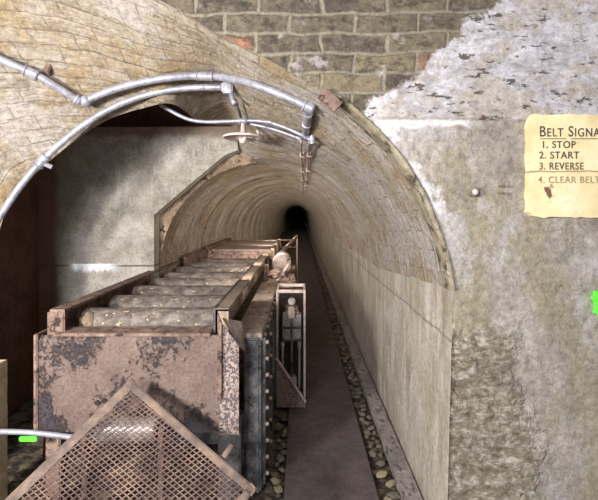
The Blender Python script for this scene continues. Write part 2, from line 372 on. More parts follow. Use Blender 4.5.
Rp = [ring(b[1], D1) if b[0] == 't' else P(*b) for a, b in pairs]
Fp[-1].z = 0; Rp[-1].z = 0
Fc, Rc = smooth_path(Fp, 12), smooth_path(Rp, 12)
NJ = 30
rows, uvs = [], []
u = 0
for i, (f, r) in enumerate(zip(Fc, Rc)):
    if i: u += ((f-Fc[i-1]).length*.5 + (r-Rc[i-1]).length*.5)
    row, uvr = [], []
    for j in range(NJ+1):
        s = j/NJ; p = f.lerp(r, s)
        if 0 < j < NJ:
            p = p + Vector((fbm(p, 3.5), 0, fbm(p+Vector((5,1,2)), 3.5)))*.012
        row.append(p); uvr.append((u, D0 + s*(r-f).length))
    rows.append(row); uvs.append(uvr)
vault_bm = grid(rows, uvs)
vault_bvh = BVHTree.FromBMesh(vault_bm)
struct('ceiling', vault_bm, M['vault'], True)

# stained arris round the portal edge: a raised roll just inside the face
n_ar = 12*6+4
rows = []
for i in range(0, n_ar):
    f, r = (Fc[i], Rc[i]); d = (r-f).normalized()
    tang = (Fc[i+1]-Fc[max(i-1,0)]).normalized(); inn = tang.cross(Vector((0,1,0))).normalized()
    if inn.dot(Vector((XC, D0, ZC))-f) < 0: inn = -inn
    w = (.004 + .008*fbm(f, 9))*(1-max(0,(i-50)/26))
    rows.append([f - inn*(.016+w) + Vector((0,.01,0)), f - inn*(.008+w*.4) - Vector((0,.012,0)), f + inn*(.002+w*.3) - Vector((0,.016,0)), f + inn*(w+.006) + d*.02, f + inn*(w+.002)+d*.10, f + d*.17 - inn*.01])
struct('trim_1', grid(rows), M['arris'], True)

# portal face: masonry above, rendered cement below, outward from the arch edge
def outer(i):
    f = Fc[i]; k = i/12
    if k <= 0: return Vector((2.6, D0, f.z))
    if k < 5: return Vector((2.6, D0, 1.24 + (3.2-1.24)*k/5))
    return Vector((f.x + (2.6-f.x)*max(0, 1-(k-5)/4), D0, 3.2)) if k < 9 else Vector((f.x, D0, 3.2))
inner = [Vector((.672+.028*k/50, D0, Fc[0].z*k/50)) for k in range(50)] + Fc[:12*15]
outs = [Vector((2.6, D0, p.z)) for p in inner[:50]] + [outer(i) for i in range(12*15)]
rows = []
NS = 150
# resample finer along t
inn2, out2 = [], []
for i in range(len(inner)-1):
    k = 1 if i < 50 else 2
    for q in range(k): inn2.append(inner[i].lerp(inner[i+1], q/k)); out2.append(outs[i].lerp(outs[i+1], q/k))
for a, b in zip(inn2, out2):
    row = []
    for j in range(NS+1):
        s = (j/NS)**1.3; p = a.lerp(b, s)
        q = (p.x, 0, p.z)
        e = .022*max(0,min(1,(p.z-2.012)/.008))*max(0,min(1,(p.x-.25)/.15))
        dy = -.006*fbm(q, 6) - .004*fbm(q, 22)
        rub = max(0,min(1,(1.05-p.z + .1*fbm(q,6))/.06))*max(0,min(1,(1.02-p.x+.1*fbm(q,6))/.06))
        dy += rub*(.012 - .020*fbm((p.x*1.0,3,p.z*1.8), 16, 3))
        row.append(p + Vector((0, dy - e, 0)))
    rows.append(row)
struct('wall_front', grid(rows, flip=True), M['face'], True)

# right wall of the tunnel, rendered, below the springing
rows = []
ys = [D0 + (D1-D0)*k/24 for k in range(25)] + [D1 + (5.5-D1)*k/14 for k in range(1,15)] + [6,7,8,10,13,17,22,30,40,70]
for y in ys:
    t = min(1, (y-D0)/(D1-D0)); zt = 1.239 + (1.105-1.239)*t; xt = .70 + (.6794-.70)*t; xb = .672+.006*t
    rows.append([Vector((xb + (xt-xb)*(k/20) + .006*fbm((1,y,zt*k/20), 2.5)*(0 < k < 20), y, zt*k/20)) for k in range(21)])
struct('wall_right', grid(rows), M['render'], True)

# small tunnel lining
def lining(y0, y1, th0, th1, r, ny, wall_left):
    rows, uvs = [], []
    prof = [(ring(th0+(th1-th0)*k/48, 0, r), math.radians(th0+(th1-th0)*k/48)*r) for k in range(49)]
    if wall_left: prof += [(Vector((XC-r, 0, ZC*(1-k/6))), PI*r + ZC*k/6) for k in range(1,7)]
    for p, uu in prof:
        rr, ur = [], []
        for j in range(ny+1):
            y = y0 + (y1-y0)*(j/ny)**(1.8 if y1 > 12 else 1)
            q = p + Vector((0,y,0)); q += Vector((fbm(q,2.5), 0, fbm(q+Vector((4,4,4)),2.5)))*.008
            rr.append(q); ur.append((uu, y))
        rows.append(rr); uvs.append(ur)
    return grid(rows, uvs)
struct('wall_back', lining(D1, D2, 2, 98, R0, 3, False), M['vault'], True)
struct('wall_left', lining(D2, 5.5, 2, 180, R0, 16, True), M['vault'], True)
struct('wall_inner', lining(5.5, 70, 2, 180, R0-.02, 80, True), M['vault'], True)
rows = [[ring(2+178*k/48, 5.5, R0-.02), ring(2+178*k/48, 5.5, R0+.05)] for k in range(49)] + [[Vector((XC-R0+.02,5.5,ZC*(1-k/4))), Vector((XC-R0-.05,5.5,ZC*(1-k/4)))] for k in range(1,5)]
struct('trim_2', grid(rows), M['ochre'])
# the lining's front edge seen through the cross wall's opening
rows = []
for k in range(41):
    th = 96 + 84*k/40
    w = .012*fbm((th*.1,0,0), 3)
    rows.append([ring(th, D2-.03+w*.2, R0-.012+w), ring(th, D2-.04, R0+.10+w), ring(th, D2-.02, R0+.34)])
for k in range(1,7):
    z = ZC*(1-k/6); rows.append([Vector((XC-R0+.012, D2-.03, z)), Vector((XC-R0-.10, D2-.04, z)), Vector((XC-R0-.34, D2-.02, z))])
struct('trim_3', grid(rows), M['ochre'], True)
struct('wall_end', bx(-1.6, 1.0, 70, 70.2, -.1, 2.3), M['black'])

# cross wall with the chamfered opening
def wp(x, y): return P(x, y, D1)
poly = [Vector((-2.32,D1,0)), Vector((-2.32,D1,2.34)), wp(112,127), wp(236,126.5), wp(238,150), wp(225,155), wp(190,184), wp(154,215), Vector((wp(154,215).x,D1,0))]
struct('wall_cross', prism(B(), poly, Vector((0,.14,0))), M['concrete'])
# lower left recess
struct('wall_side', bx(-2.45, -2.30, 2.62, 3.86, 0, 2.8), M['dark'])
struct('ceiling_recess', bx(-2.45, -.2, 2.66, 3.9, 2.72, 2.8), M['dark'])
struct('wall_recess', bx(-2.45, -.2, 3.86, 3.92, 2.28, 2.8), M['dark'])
# floor
rows = []
for i in range(90):
    y = -2.5 + 72.5*(i/89)**2.6
    rows.append([Vector((x, y, -.012+.010*fbm((x,y,0), 6))) for x in [-2.9+5.6*k/90 for k in range(91)]])
struct('floor', grid(rows, flip=True), M['dirt'], True)
bm = bx(-.09, .435, -2.4, 69.5, -.005, .022, bev=.004)
struct('floor_path', bm, M['path'])
bm = B()
y = .2
while y < 39:
    L = 1.15; w = .004*random.uniform(-1,1)
    box(bm, .562+w, .668, y, min(y+L-.006,39.4), -.01, .045+w*.5, bev=.006); y += L
struct('baseboard_right', bm, M['kerb'])

# ------------------------------------------------------------------ camera and lights
cam = bpy.data.cameras.new('camera'); co = bpy.data.objects.new('camera', cam); C.objects.link(co)
cam.sensor_width = 36; cam.lens = 36*F_PX/598; co.location = (0,0,CAMZ); co.rotation_euler = (PI/2,0,0)
cam.shift_x = (299-CX)/598; cam.shift_y = -(250-CY)/598; cam.clip_start = .05
S.camera = co
def area(name, loc, target, size, e, col=(1,1,1)):
    l = bpy.data.lights.new(name, 'AREA'); l.energy = e; l.size = size; l.color = col; l.shape = 'DISK'
    o = bpy.data.objects.new(name, l); C.objects.link(o); o.location = loc
    o.rotation_euler = (Vector(target)-Vector(loc)).to_track_quat('-Z','Y').to_euler(); return o
area('work_lamp', (-1.9, -.1, 1.8), (-.1, 4, 1.6), .30, 150, (1,.95,.90))
area('flash', (-1.2, -1.6, 1.9), (.2, 4, 1.5), .8, 150, (.97,.97,1))
ly = 3.2
for k in range(21):   # added, unseen fill lights to even out the deep tunnel, each shining onwards
    area('tunnel_fill', (-.40, ly, 1.25), (-.15, ly+3, 1.5), .5, (6.5 + .1*k)*max(.08, 1 - .055*max(0, k-3)), (1,.89,.79))
    ly += .85 + .07*k
w = bpy.data.worlds.new('world'); S.world = w; w.use_nodes = True
w.node_tree.nodes['Background'].inputs[0].default_value = (.75,.72,.78,1); w.node_tree.nodes['Background'].inputs[1].default_value = .6
S.view_settings.view_transform = 'Standard'; S.view_settings.look = 'None'; S.view_settings.exposure = 0.0; S.view_settings.gamma = 1

# ------------------------------------------------------------------ conduits on the vault
EYE = Vector((0,0,CAMZ))
def hug(px, off, fallback=2.55):
    out = []
    for q in px:
        x, y = q[:2]
        if len(q) == 3: out.append(P(x, y, q[2])); continue
        d = P(x,y,1)-EYE; d.normalize()
        loc, n, _, _ = vault_bvh.ray_cast(EYE, d)
        if loc is None: out.append(P(x,y,fallback)); continue
        if n.dot(d) > 0: n = -n
        out.append(loc - d*off/max(.45, -n.dot(d)))
    return out
def relax(pts, k=2):
    for _ in range(k):
        pts = [pts[0]] + [(pts[i-1]+pts[i]*2+pts[i+1])/4 for i in range(1,len(pts)-1)] + [pts[-1]]
    return pts
def coupling(parent, a, b, r, name='coupling', mat='pipe'):
    d = (b-a).normalized(); L = (b-a).length
    bm = tube(B(), [a, a+d*.008, a+d*.010, b-d*.010, b-d*.008, b], [r, r*1.12, r*.93, r*.93, r*1.12, r], 14)
    return link(name, bm, M[mat], parent, False)

pA0 = hug([(-30,44),(0,59),(20,68),(40,77),(60,89),(80,101)], .03)
root = thing('conduit', pA0[0], 'straight grey conduit slanting down from the top left corner to the outer arch conduit', 'pipe')
link('pipe', tube(B(), smooth_path(pA0, 4), .021, 14), M['pipe'], root, True)
coupling(root, pA0[2].lerp(pA0[3], .2), pA0[3].lerp(pA0[2], .1), .030)
c = pA0[3]+Vector((.02,.02,.03)); link('clip', tube(B(), [c, c+Vector((.01,.02,.05))], .018, 8), M['rust'], root)
coupling(root, pA0[-2].lerp(pA0[-1], .75), pA0[-1], .028)

pA = relax(hug([(86,101),(100,94),(120,87),(145,81),(170,77),(195,75.5),(220,76),(240,80),(260,86),(280,94),(298,102),(312,109)], .03), 1)
root = thing('conduit', pA[0], 'thick outer grey conduit bent to follow the brick arch overhead', 'pipe')
link('pipe', tube(B(), smooth_path(pA, 6), .0215, 14), M['pipe'], root, True)
bm = B(); bmesh.ops.create_icosphere(bm, subdivisions=3, radius=.034, matrix=Matrix.Translation(pA[0])); link('junction_ball', bm, M['pipe'], root, True)
coupling(root, pA[-1].lerp(pA[-2], .55), pA[-1]+(pA[-1]-pA[-2]).normalized()*.01, .032)
coupling(root, pA[5].lerp(pA[6], .1), pA[5].lerp(pA[6], .8), .026)

dn = hug([(308,113),(307,124),(306,137)], .03)
root = thing('conduit', dn[-1], 'short upright grey conduit dropping from the end of the outer arch conduit', 'pipe')
link('pipe', tube(B(), dn, .020, 14), M['pipe'], root, True)
coupling(root, dn[0], dn[1], .026); coupling(root, dn[2]+(dn[1]-dn[2])*.25, dn[2]-(dn[1]-dn[2])*.1, .027, 'elbow')

pB = relax(hug([(-30,262,2.45),(0,217,2.45),(12,197,2.46),(26,178,2.47),(40,163,2.48),(60,143,2.49),(85,123,2.50),(108,109,2.50),(130,99.5,2.50),(155,92,2.50),(180,88,2.50),(205,87,2.50),(222,87.5,2.50)], .03), 1)
root = thing('conduit', pB[1], 'inner grey conduit curving along the rear edge of the arch, left side to centre', 'pipe')
link('pipe', tube(B(), smooth_path(pB, 6), .0195, 14), M['pipe'], root, True)
d = (pB[4]-pB[3]).normalized(); coupling(root, pB[4]-d*.035, pB[4]+d*.045, .030)
link('clip', tube(B(), [pB[4]+Vector((.01,-.0,-.01)), pB[4]+Vector((.05,.02,-.03))], .014, 8), M['pipe'], root)
e = P(228,88,2.48); link('elbow', box(B(), e.x-.035, e.x+.03, e.y-.03, e.y+.03, e.z-.035, e.z+.03, bev=.008), M['pipe'], root)
link('nozzle', tube(B(), [P(231,93,2.48), P(233,101,2.48), P(235,104,2.47)], [.016,.014,.018], 10), M['pipe'], root, True)

dn = [P(235,100,2.52), P(238,108,2.62), P(241,118,2.74)]
root = thing('conduit', dn[-1], 'thin dark rod linking the inner arch conduit to the pipe above the round fitting', 'pipe')
link('pipe', tube(B(), dn, .009, 10), M['steel'], root, True)

pC = relax([P(160,105,2.78), P(170,110,2.78), P(180,116.5,2.78), P(192,121,2.78), P(205,122.5,2.78), P(225,121.5,2.76), P(243,120.5,2.74), P(258,120.5,2.72), P(270,122,2.70), P(285,127,2.68), P(300,134,2.66), P(311,140,2.64)], 1)
root = thing('conduit', pC[6], 'lower grey conduit bending out of the dark gap and running right above the round fitting', 'pipe')
link('pipe', tube(B(), smooth_path(pC, 5), .0125, 12), M['pipe'], root, True)
coupling(root, P(239,120.8,2.74), P(247,120.8,2.74), .022)
coupling(root, P(268,121.5,2.70), P(272,122.8,2.70), .017)
bm = tube(B(), [P(312,134,2.64), P(312.5,144,2.64)], .020, 10); link('end_cap', bm, M['pipe'], root)
pD = relax([P(250,124,2.75), P(262,126,2.74), P(275,129.5,2.72), P(288,134,2.70), P(299,138.5,2.69)], 1)
root = thing('conduit', pD[0], 'thin pale conduit just beneath the lower grey conduit, right of the round fitting', 'pipe')
link('pipe', tube(B(), smooth_path(pD, 5), .010, 10), M['pipe'], root, True)
coupling(root, P(297,137,2.69), P(301,140,2.69), .015)

for k, (a, b, lab) in enumerate(((P(301,141,2.66), P(303.0,193,9.0), 'left one of the two thin rusty rods running into the tunnel under its crown'),
                                 (P(309,142,2.64), P(305.5,190,8.0), 'right one of the two thin rusty rods running into the tunnel under its crown'))):
    # keep them just under the crown
    pts = []
    for q in range(25):
        s = (q/24)**1.6; p = a.lerp(b, s)
        x = a.x + (b.x-a.x)*s; zc = ZC+math.sqrt(R0*R0-(x-XC)**2)-.025
        z_front = a.z + (zc-a.z)*min(1,(p.y-a.y)/1.2)
        pts.append(Vector((x+.004*math.sin(q*1.7), p.y, z_front)))
    root = thing('ceiling_rod', pts[0], lab, 'rod')
    link('rod', tube(B(), pts, .008, 8), M['cable'], root, True)
    for q in (5,9,13,17,20):
        p = pts[q]; link('clip', box(B(), p.x-.016, p.x+.016, p.y-.012, p.y+.012, p.z-.014, p.z+.03, bev=.003), M['cable'], root)

# round fitting under the lower conduit
c = P(243,136.5,2.74)
root = thing('ceiling_lamp', c, 'round pale pinkish flat fitting hanging from the lower conduit beside the tunnel mouth', 'lamp')
link('disc', lathe(B(), [(.060,.004),(.118,.006),(.130,.0),(.132,-.006),(.125,-.012),(.112,-.004),(.058,-.004)], c, seg=40), M['lamp'], root, True)
bm = B()
for k in range(3):
    a = k*2*PI/3+.4; bar(bm, c+Vector((.01*math.cos(a),.01*math.sin(a),-.004)), c+Vector((.06*math.cos(a),.06*math.sin(a),-.002)), .022, .008)
link('bracket', bm, M['lamp'], root)
link('holder', lathe(B(), [(.0,-.045),(.020,-.042),(.028,-.020),(.028,.01),(.018,.02),(.012,.098)], c, seg=16), M['lamp'], root, True)
link('hook', tube(B(), [c+Vector((.085,0,.0)), c+Vector((.10,0,.02)), c+Vector((.09,0,.04))], .007, 8), M['lamp'], root)

# stub of an old bracket in the arch ring
a, b = P(322,93,1.90), P(338,108,1.90)
o = link('bracket_stub', bar(B(), a, b, .03, .055), M['rust']); tag(o, 'short dark rusty bracket stub stuck in the arch edge above the conduit end', 'bracket')

# ------------------------------------------------------------------ sign and marks on the face
def wavy_slab(x0, x1, z0, z1, y, th, amp=.006):
    bm = B(); pts = []
    def edge(a, b, n):
        for k in range(n):
            p = a.lerp(b, k/n); pts.append(p + Vector((amp*fbm(p, 30), 0, amp*fbm(p+Vector((3,3,3)), 30))))
    c = .018
    q = [Vector((x0+c,y,z0)),Vector((x1,y,z0)),Vector((x1,y,z1)),Vector((x0,y,z1)),Vector((x0,y,z0+c))]
    for i in range(5): edge(q[i], q[(i+1)%5], 24 if i in (0,2) else (18 if i in (1,3) else 4))
    return prism(bm, pts, Vector((0,th,0)))
sx, sz = P(525,217,D0).x, P(525,217,D0).z
YS = 1.885
root = thing('painted_sign', (sx, YS, sz), 'yellow sign painted on the grey wall listing belt signals in black stencil', 'sign')
link('board', wavy_slab(sx, 1.62, sz, P(525,116,D0).z, YS, .045), M['sign'], root)
def text(s, px, py, hpx, mat, small=None, stretch=1.0):
    cu = bpy.data.curves.new('lettering', 'FONT'); cu.body = s; cu.size = hpx/F_PX*YS/.70; cu.extrude = .0006; cu.offset = .0006; cu.space_character = 1.12
    if small:
        cu.small_caps_scale = small
        for i, ch in enumerate(s):
            if ch.islower(): cu.body_format[i].use_small_caps = True
    tmp = bpy.data.objects.new('tmp', cu); C.objects.link(tmp); bpy.context.view_layer.update()
    me = bpy.data.meshes.new_from_object(tmp.evaluated_get(bpy.context.evaluated_depsgraph_get()))
    bpy.data.objects.remove(tmp)
    p = P(px, py, YS); p.y = YS-.0012
    me.transform(Matrix.Translation(p - root.location) @ Matrix.Rotation(PI/2, 4, 'X') @ Matrix.Diagonal((stretch,1,1,1)))
    me.name = 'lettering'; me.materials.clear(); me.materials.append(mat)
    o = bpy.data.objects.new('lettering', me); C.objects.link(o); o.parent = root
    return o
text('Belt Signals', 539, 136.5, 10.5, M['ink'], .80, .80)
text('1. STOP', 541, 148, 7.0, M['ink'], None, .92)
text('2. START', 539, 158.5, 7.0, M['ink'], None, .92)
text('3. REVERSE', 539, 169.5, 7.0, M['ink'], None, .84)
text('4. CLEAR BELT', 538, 183, 6.6, M['inkfade'], None, .92)
bm = B(); 
for a, b in ((540,566),(571,628)): bar(bm, P(a,138.8,YS)-Vector((0,.0008,0)), P(b,138.8,YS)-Vector((0,.0008,0)), .0012, .0035)
link('underline', bm, M['ink'], root)

# fluorescent green splash
bm = B(); c = P(598,305,D0); pts = []
for k in range(40):
    a = 2*PI*k/40; r = .030*(1+.45*fbm((math.cos(a)*1.4, math.sin(a)*1.4, 1), 1.5)); pts.append(Vector((c.x+r*.95*math.cos(a)+.004, 1.895, c.z+r*1.75*math.sin(a)+ (.01 if math.sin(a)>0 else 0))))
o = link('paint_mark', prism(bm, pts, Vector((0,.04,0))), M['green']); tag(o, 'bright green paint splash on the grey wall at right, below the yellow sign', 'paint mark')
# bolt and plugs
c = P(474,192,1.90)
root = thing('wall_bolt', c, 'round pale bolt head on a washer in the grey wall between arch and yellow sign', 'bolt')
link('washer', lathe(B(), [(.022,.02),(.022,-.008),(.017,-.012)], c, 'Y', 20), M['stone'], root)
link('bolt_head', lathe(B(), [(.013,0),(.013,-.018),(.006,-.022)], c, 'Y', 8), M['lamp'], root)
for (x,y,r,lab) in ((502,186,.008,'small dark rusty nail in the wall right of the pale bolt, upper of two'),(502,193,.007,'small dark rusty nail in the wall right of the pale bolt, lower of two'),(483,117,.010,'dark rusty nail head in the white ledge left of the yellow sign')):
    c = P(x,y,1.89 if y>120 else 1.875); o = link('nail', lathe(B(), [(r*.6,.04),(r*.6,-.002),(r,-.004),(r*.7,-.010)], c, 'Y', 10), M['rust']); tag(o, lab, 'nail')

# ------------------------------------------------------------------ conveyor
XL, XR = -1.28, -.43
base = Vector((-.85, 2.3, 0))
cv = thing('roller_conveyor', base, 'rusty dust-covered roller conveyor with a steel front panel running into the tunnel', 'conveyor')
# front panel, slightly dented, with folded left edge
rows = []
for i in range(41):
    z = .44 + (.945-.44)*i/40
    rows.append([Vector((-1.375 + (1.375-.42)*k/70, 2.20 + .004*fbm((-1.375+k*.0136,0,z), 5) + .02*max(0,(i-38))/2, z)) for k in range(71)])
bm = grid(rows); g = bmesh.ops.solidify(bm, geom=bm.faces[:], thickness=.008)
link('front_panel', bm, M['panel'], cv, True)
bm = bx(-1.392, -1.370, 2.19, 2.30, .435, .955, bev=.004); link('panel_edge', bm, M['rust'], cv)
bm = B()   # three torn holes' rims
for (x,y) in ((97,403),(104,401)):
    c = P(x,y,2.19); prism(bm, [Vector((c.x-.018,2.192,c.z)), Vector((c.x,2.192,c.z+.016)), Vector((c.x+.018,2.192,c.z)), Vector((c.x,2.192,c.z-.014))], Vector((0,-.004,0)))
link('hole_rim', bm, M['black'], cv)
link('front_ledge', bx(-1.30, -.47, 2.205, 2.345, .940, .957, bev=.004), M['rust'], cv)
link('lower_beam', bx(-1.30, -.30, 2.34, 2.42, .30, .46, bev=.004), M['steel'], cv)
# side rails: channels
def rail(x0, x1, y0, y1, zt, mat, side):
    bm = bx(x0, x1, y0, y1, zt-.014, zt)
    wx = x0 if side < 0 else x1-.012
    box(bm, wx, wx+.012, y0, y1, zt-.16, zt-.012)
    box(bm, x0, x1, y0, y0+.012, zt-.16, zt-.004)
    return link('side_rail', bm, M[mat], cv)
rail(-1.335, -1.255, 2.24, 4.35, 1.075, 'rust', -1)
rail(-.455, -.385, 2.26, 5.3, 1.075, 'rail', -1)
link('inner_lip', bx(-.468, -.455, 2.26, 5.3, .93, 1.078), M['steel'], cv)
link('deck', bx(-1.26, -.455, 2.34, 5.3, .87, .93), M['dust'], cv)
# rollers
def roller(y, z=.955, x0=-1.252, x1=-.475, r=.080):
    prof = [(.02,x0-.02),(.02,x0),(r*.9,x0),(r,x0+.012),(r,x1-.012),(r*.9,x1),(.02,x1),(.02,x1+.015)]
    o = link('roller', lathe(B(), prof, (0,y,z), 'X', 28), M['roller'], cv, False)
    for p in o.data.polygons: p.use_smooth = len(p.vertices) == 4 and abs(p.normal.x) < .6
    return o
rl = [roller(2.45+.365*k) for k in range(8)]
bm = B(); bmesh.ops.create_icosphere(bm, subdivisions=3, radius=.05)
for v in bm.verts: v.co += v.co.normalized()*.015*fbm(v.co, 25); v.co += Vector((-1.20,2.40,.975))
link('roller_bearing', bm, M['ochre'], rl[0], True)
# right casing, flat top, bolted side
link('casing_top', bx(-.376, -.215, 2.38, 4.12, .878, .905, bev=.005), M['dust'], cv)
link('casing_front', bx(-.318, -.222, 2.37, 2.40, .0, .88, bev=.012), M['steel'], cv)
cs = link('casing_side', bx(-.242, -.215, 2.40, 4.12, .01, .88, bev=.003), M['steel'], cv)
fl = [link('flange', bx(-.216, -.200, y, y+.03, .02, .87, bev=.003), M['steel'], cv) for y in (2.42,2.72,3.02,3.30,3.8)]
def bolt(x, y, z, par):
    link('bolt', lathe(B(), [(.011,-.004),(.011,.012),(.007,.016)], (x,y,z), 'X', 6), M['pink'], par)
for i in range(9): bolt(-.197, 2.437, .08+.095*i, fl[0])
for i in range(6): bolt(-.197, 2.737, .10+.14*i, fl[1])
for i in range(9): bolt(-.213, 2.5+.17*i, .865, cs)
# gusset: folded plate at the right front corner
g = [P(219,316,2.19), P(221,322,2.19), P(239,345,2.19), P(239,434,2.19), P(219,434,2.19)]
link('gusset', prism(B(), g, Vector((0,-.006,0))), M['speck'], cv)
link('gusset_fold', prism(B(), [P(218,312,2.18), P(222,322,2.18), P(222,398,2.18), P(218,400,2.18)], Vector((0,-.016,0))), M['rust'], cv)
link('corner_web', prism(B(), [P(222,318,2.23), P(243,322,2.37), P(245,352,2.37), P(239,346,2.23)], Vector((0,.006,0))), M['dust'], cv)
link('leg', bx(-.44, -.32, 2.25, 2.30, 0, .50, bev=.006), M['steel'], cv)
link('leg', bx(-1.36, -1.28, 2.24, 2.32, 0, .46, bev=.006), M['rust'], cv)
link('leg', bx(-1.33, -1.27, 4.2, 4.26, 0, .95, bev=.006), M['rust'], cv)
link('leg', bx(-.44, -.38, 5.1, 5.16, 0, .95, bev=.006), M['rust'], cv)
# left side skirting with caked dirt
bm = B()
rows = []
for i in range(20):
    y = 2.26+2.0*i/19
    rows.append([Vector((-1.345-.004*k-.010*fbm((k,y,0),7), y, .93-.06*k)) for k in range(12)])
bm = grid(rows); bmesh.ops.solidify(bm, geom=bm.faces[:], thickness=.012)
link('side_skirt', bm, M['rust'], cv)
bm = bx(-1.345,-1.262,2.236,2.25,.93,1.06); link('rail_end_plate', bm, M['rust'], cv)

# second conveyor beyond
cv2 = thing('belt_conveyor', (-.8,5.4,0), 'flat dusty belt section with rusty cross beam behind the roller deck', 'conveyor')
link('belt', bx(-1.16, -.38, 5.42, 7.2, 1.07, 1.10, bev=.005), M['dust'], cv2)
link('cross_beam', bx(-1.18, -.36, 5.36, 5.42, 1.02, 1.09, bev=.004), M['rust'], cv2)
link('side_rail', bx(-1.22, -1.17, 5.42, 7.2, .98, 1.14, bev=.004), M['rust'], cv2)
link('side_rail', bx(-1.22, -1.19, 4.40, 5.35, .96, 1.12, bev=.004), M['rust'], cv)
link('side_rail', bx(-.38, -.33, 5.42, 7.2, .98, 1.12, bev=.004), M['rail'], cv2)
link('cross_beam', bx(-1.18, -.48, 5.31, 5.35, .97, 1.05, bev=.004), M['rust'], cv)
for x in (-1.21,-.37):
    for y in (5.5,7.0): link('leg', bx(x,x+.04,y,y+.05,0,1.0,bev=.003), M['rust'], cv2)

# drive machinery beside the belts
dm = thing('drive_machinery', (-.16,4.6,0), 'cluster of dust-caked pinkish drive gear between the conveyor and the dark path', 'machine')
def lump(name, c, r, sc, mat, parent, seed=0):
    bm = B(); bmesh.ops.create_icosphere(bm, subdivisions=4, radius=1)
    for v in bm.verts:
        k = 1 + .30*fbm(v.co+Vector((seed,seed*2,0)), 1.6) + .12*fbm(v.co+Vector((seed,0,0)), 5)
        v.co = Vector((v.co.x*sc[0]*k, v.co.y*sc[1]*k, v.co.z*sc[2]*k))*r + Vector(c)
    return link(name, bm, M[mat], parent, True)
for y in (4.3,5.6): link('support_frame', bx(-.34,-.04,y,y+.05,0,.88,bev=.004), M['rust'], dm)
link('bearing_housing', box(B(), -.33,-.12,4.42,4.72,.62,.92,bev=.03), M['lump'], dm)
link('cover_plate', box(B(), -.30,-.10,4.25,4.31,.45,.80,bev=.01), M['pink'], dm)
link('lever', bar(B(), Vector((-.30,4.3,.80)), Vector((-.12,4.55,1.02)), .03, .02), M['pink'], dm)
link('pulley', lathe(B(), [(.02,-.03),(.07,-.03),(.05,0),(.07,.03),(.02,.03)], (-.24,4.24,.62), 'Y', 20), M['steel'], dm)
link('gear_wheel', lathe(B(), [(.04,-.02),(.15,-.02),(.15,.03),(.13,.05),(.04,.05),(.03,.09)], (-.10,4.6,.76), 'X', 18), M['lump'], dm)
link('gear_wheel', lathe(B(), [(.03,-.02),(.12,-.02),(.12,.03),(.04,.04),(.03,.08)], (-.14,5.0,.92), 'X', 16), M['lump'], dm)
link('motor', lathe(B(), [(.05,-.20),(.10,-.19),(.11,-.12),(.11,.14),(.09,.18),(.03,.20)], (-.22,5.15,.98), 'Y', 20), M['pink'], dm)
lump('caked_grime', (-.25,4.5,.93), .09, (1,1.6,.6), 'lump', dm, 1)
lump('caked_grime', (-.16,4.9,.68), .11, (1,1.5,1.1), 'lump', dm, 4)
lump('caked_grime', (-.14,4.45,.42), .12, (.9,1.1,1.4), 'lump', dm, 7)
lump('caked_grime', (-.20,5.3,.72), .12, (1,1.5,1.2), 'lump', dm, 9)
link('drive_chain', tube(B(), smooth_path([Vector((-.06,4.45,.80)),Vector((-.05,4.40,.6)),Vector((-.06,4.42,.35)),Vector((-.06,4.5,.2))], 6), .014, 8), M['pink'], dm)

gr = thing('guard_rail', (-.25,6.0,0), 'small angled guard rail frame standing where the belt disappears into the tunnel', 'rail')
a, b = P(277,257,5.9), P(297,236,9.0)
link('top_rail', bar(B(), a, b, .035, .05), M['pink'], gr)
link('post', bar(B(), Vector((b.x,b.y,0)), b, .03), M['pink'], gr)
link('post', bar(B(), Vector((a.x+.02,a.y,0)), a+Vector((.02,0,0)), .03), M['rust'], gr)
link('top_rail', bar(B(), P(268,240,9.0), P(292,240,9.0), .03), M['rust'], gr)
link('post', bar(B(), Vector((P(268,240,9).x,9,0)), P(268,240,9), .03), M['rust'], gr)
link('brace', bar(B(), P(268,247,9.0), P(296,247,9.0), .025), M['rust'], gr)

# ------------------------------------------------------------------ hydraulic unit in a frame
ux0, ux1, uy0, uy1 = -.192, .045, 3.38, 3.68
hu = thing('tensioner_unit', (-.08,3.5,.022), 'open steel box frame holding a silver cylinder and rods, standing beside the path', 'machine')
fr = B(); t = .016
for (x,y) in ((ux0,uy0),(ux1-t,uy0),(ux0,uy1-t),(ux1-t,uy1-t)): box(fr, x, x+t, y, y+t, .022, .955, bev=.002)
link('frame', fr, M['pink'], hu)
tr = B()
for (a) in ((ux0,ux1,uy0-.001,uy0+t,.94,.965),(ux0,ux1,uy1-t,uy1,.94,.965),(ux0,ux0+t,uy0,uy1,.942,.962),(ux1-t,ux1,uy0,uy1,.942,.962)): box(tr, *a, bev=.002)
link('top_frame', tr, M['pink'], hu)
link('back_plate', bx(ux0+.01, ux1-.02, uy1-.03, uy1-.02, .03, .93), M['black'], hu)
link('floor_plate', bx(ux0, ux1, uy0, uy1, .022, .035), M['rust'], hu)
link('side_plate', prism(B(), [Vector((ux0,uy0-.012,.42)), Vector((ux1,uy0-.012,.07)), Vector((ux1,uy0-.012,.024)), Vector((ux0,uy0-.012,.024))], Vector((0,.010,0))), M['speck'], hu)
link('side_plate_edge', bar(B(), Vector((ux0,uy0-.018,.425)), Vector((ux1,uy0-.018,.075)), .02, .016), M['pink'], hu)
xc, yc = -.068, 3.46
hs = link('housing', bx(xc-.076, xc+.076, yc+.01, yc+.13, .52, .765, bev=.022), M['silver'], hu)
link('housing_band', bx(xc-.080, xc+.080, yc+.004, yc+.134, .625, .645, bev=.004), M['steel'], hs)
link('housing_band', bx(xc-.080, xc+.080, yc+.004, yc+.134, .525, .54, bev=.004), M['steel'], hs)
link('clamp_block', bx(xc-.028, xc+.026, yc-.04, yc+.0, .72, .82, bev=.008), M['pink'], hu)
link('lug', bx(xc-.055, xc+.05, yc-.02, yc+.03, .785, .825, bev=.008), M['rust'], hu)
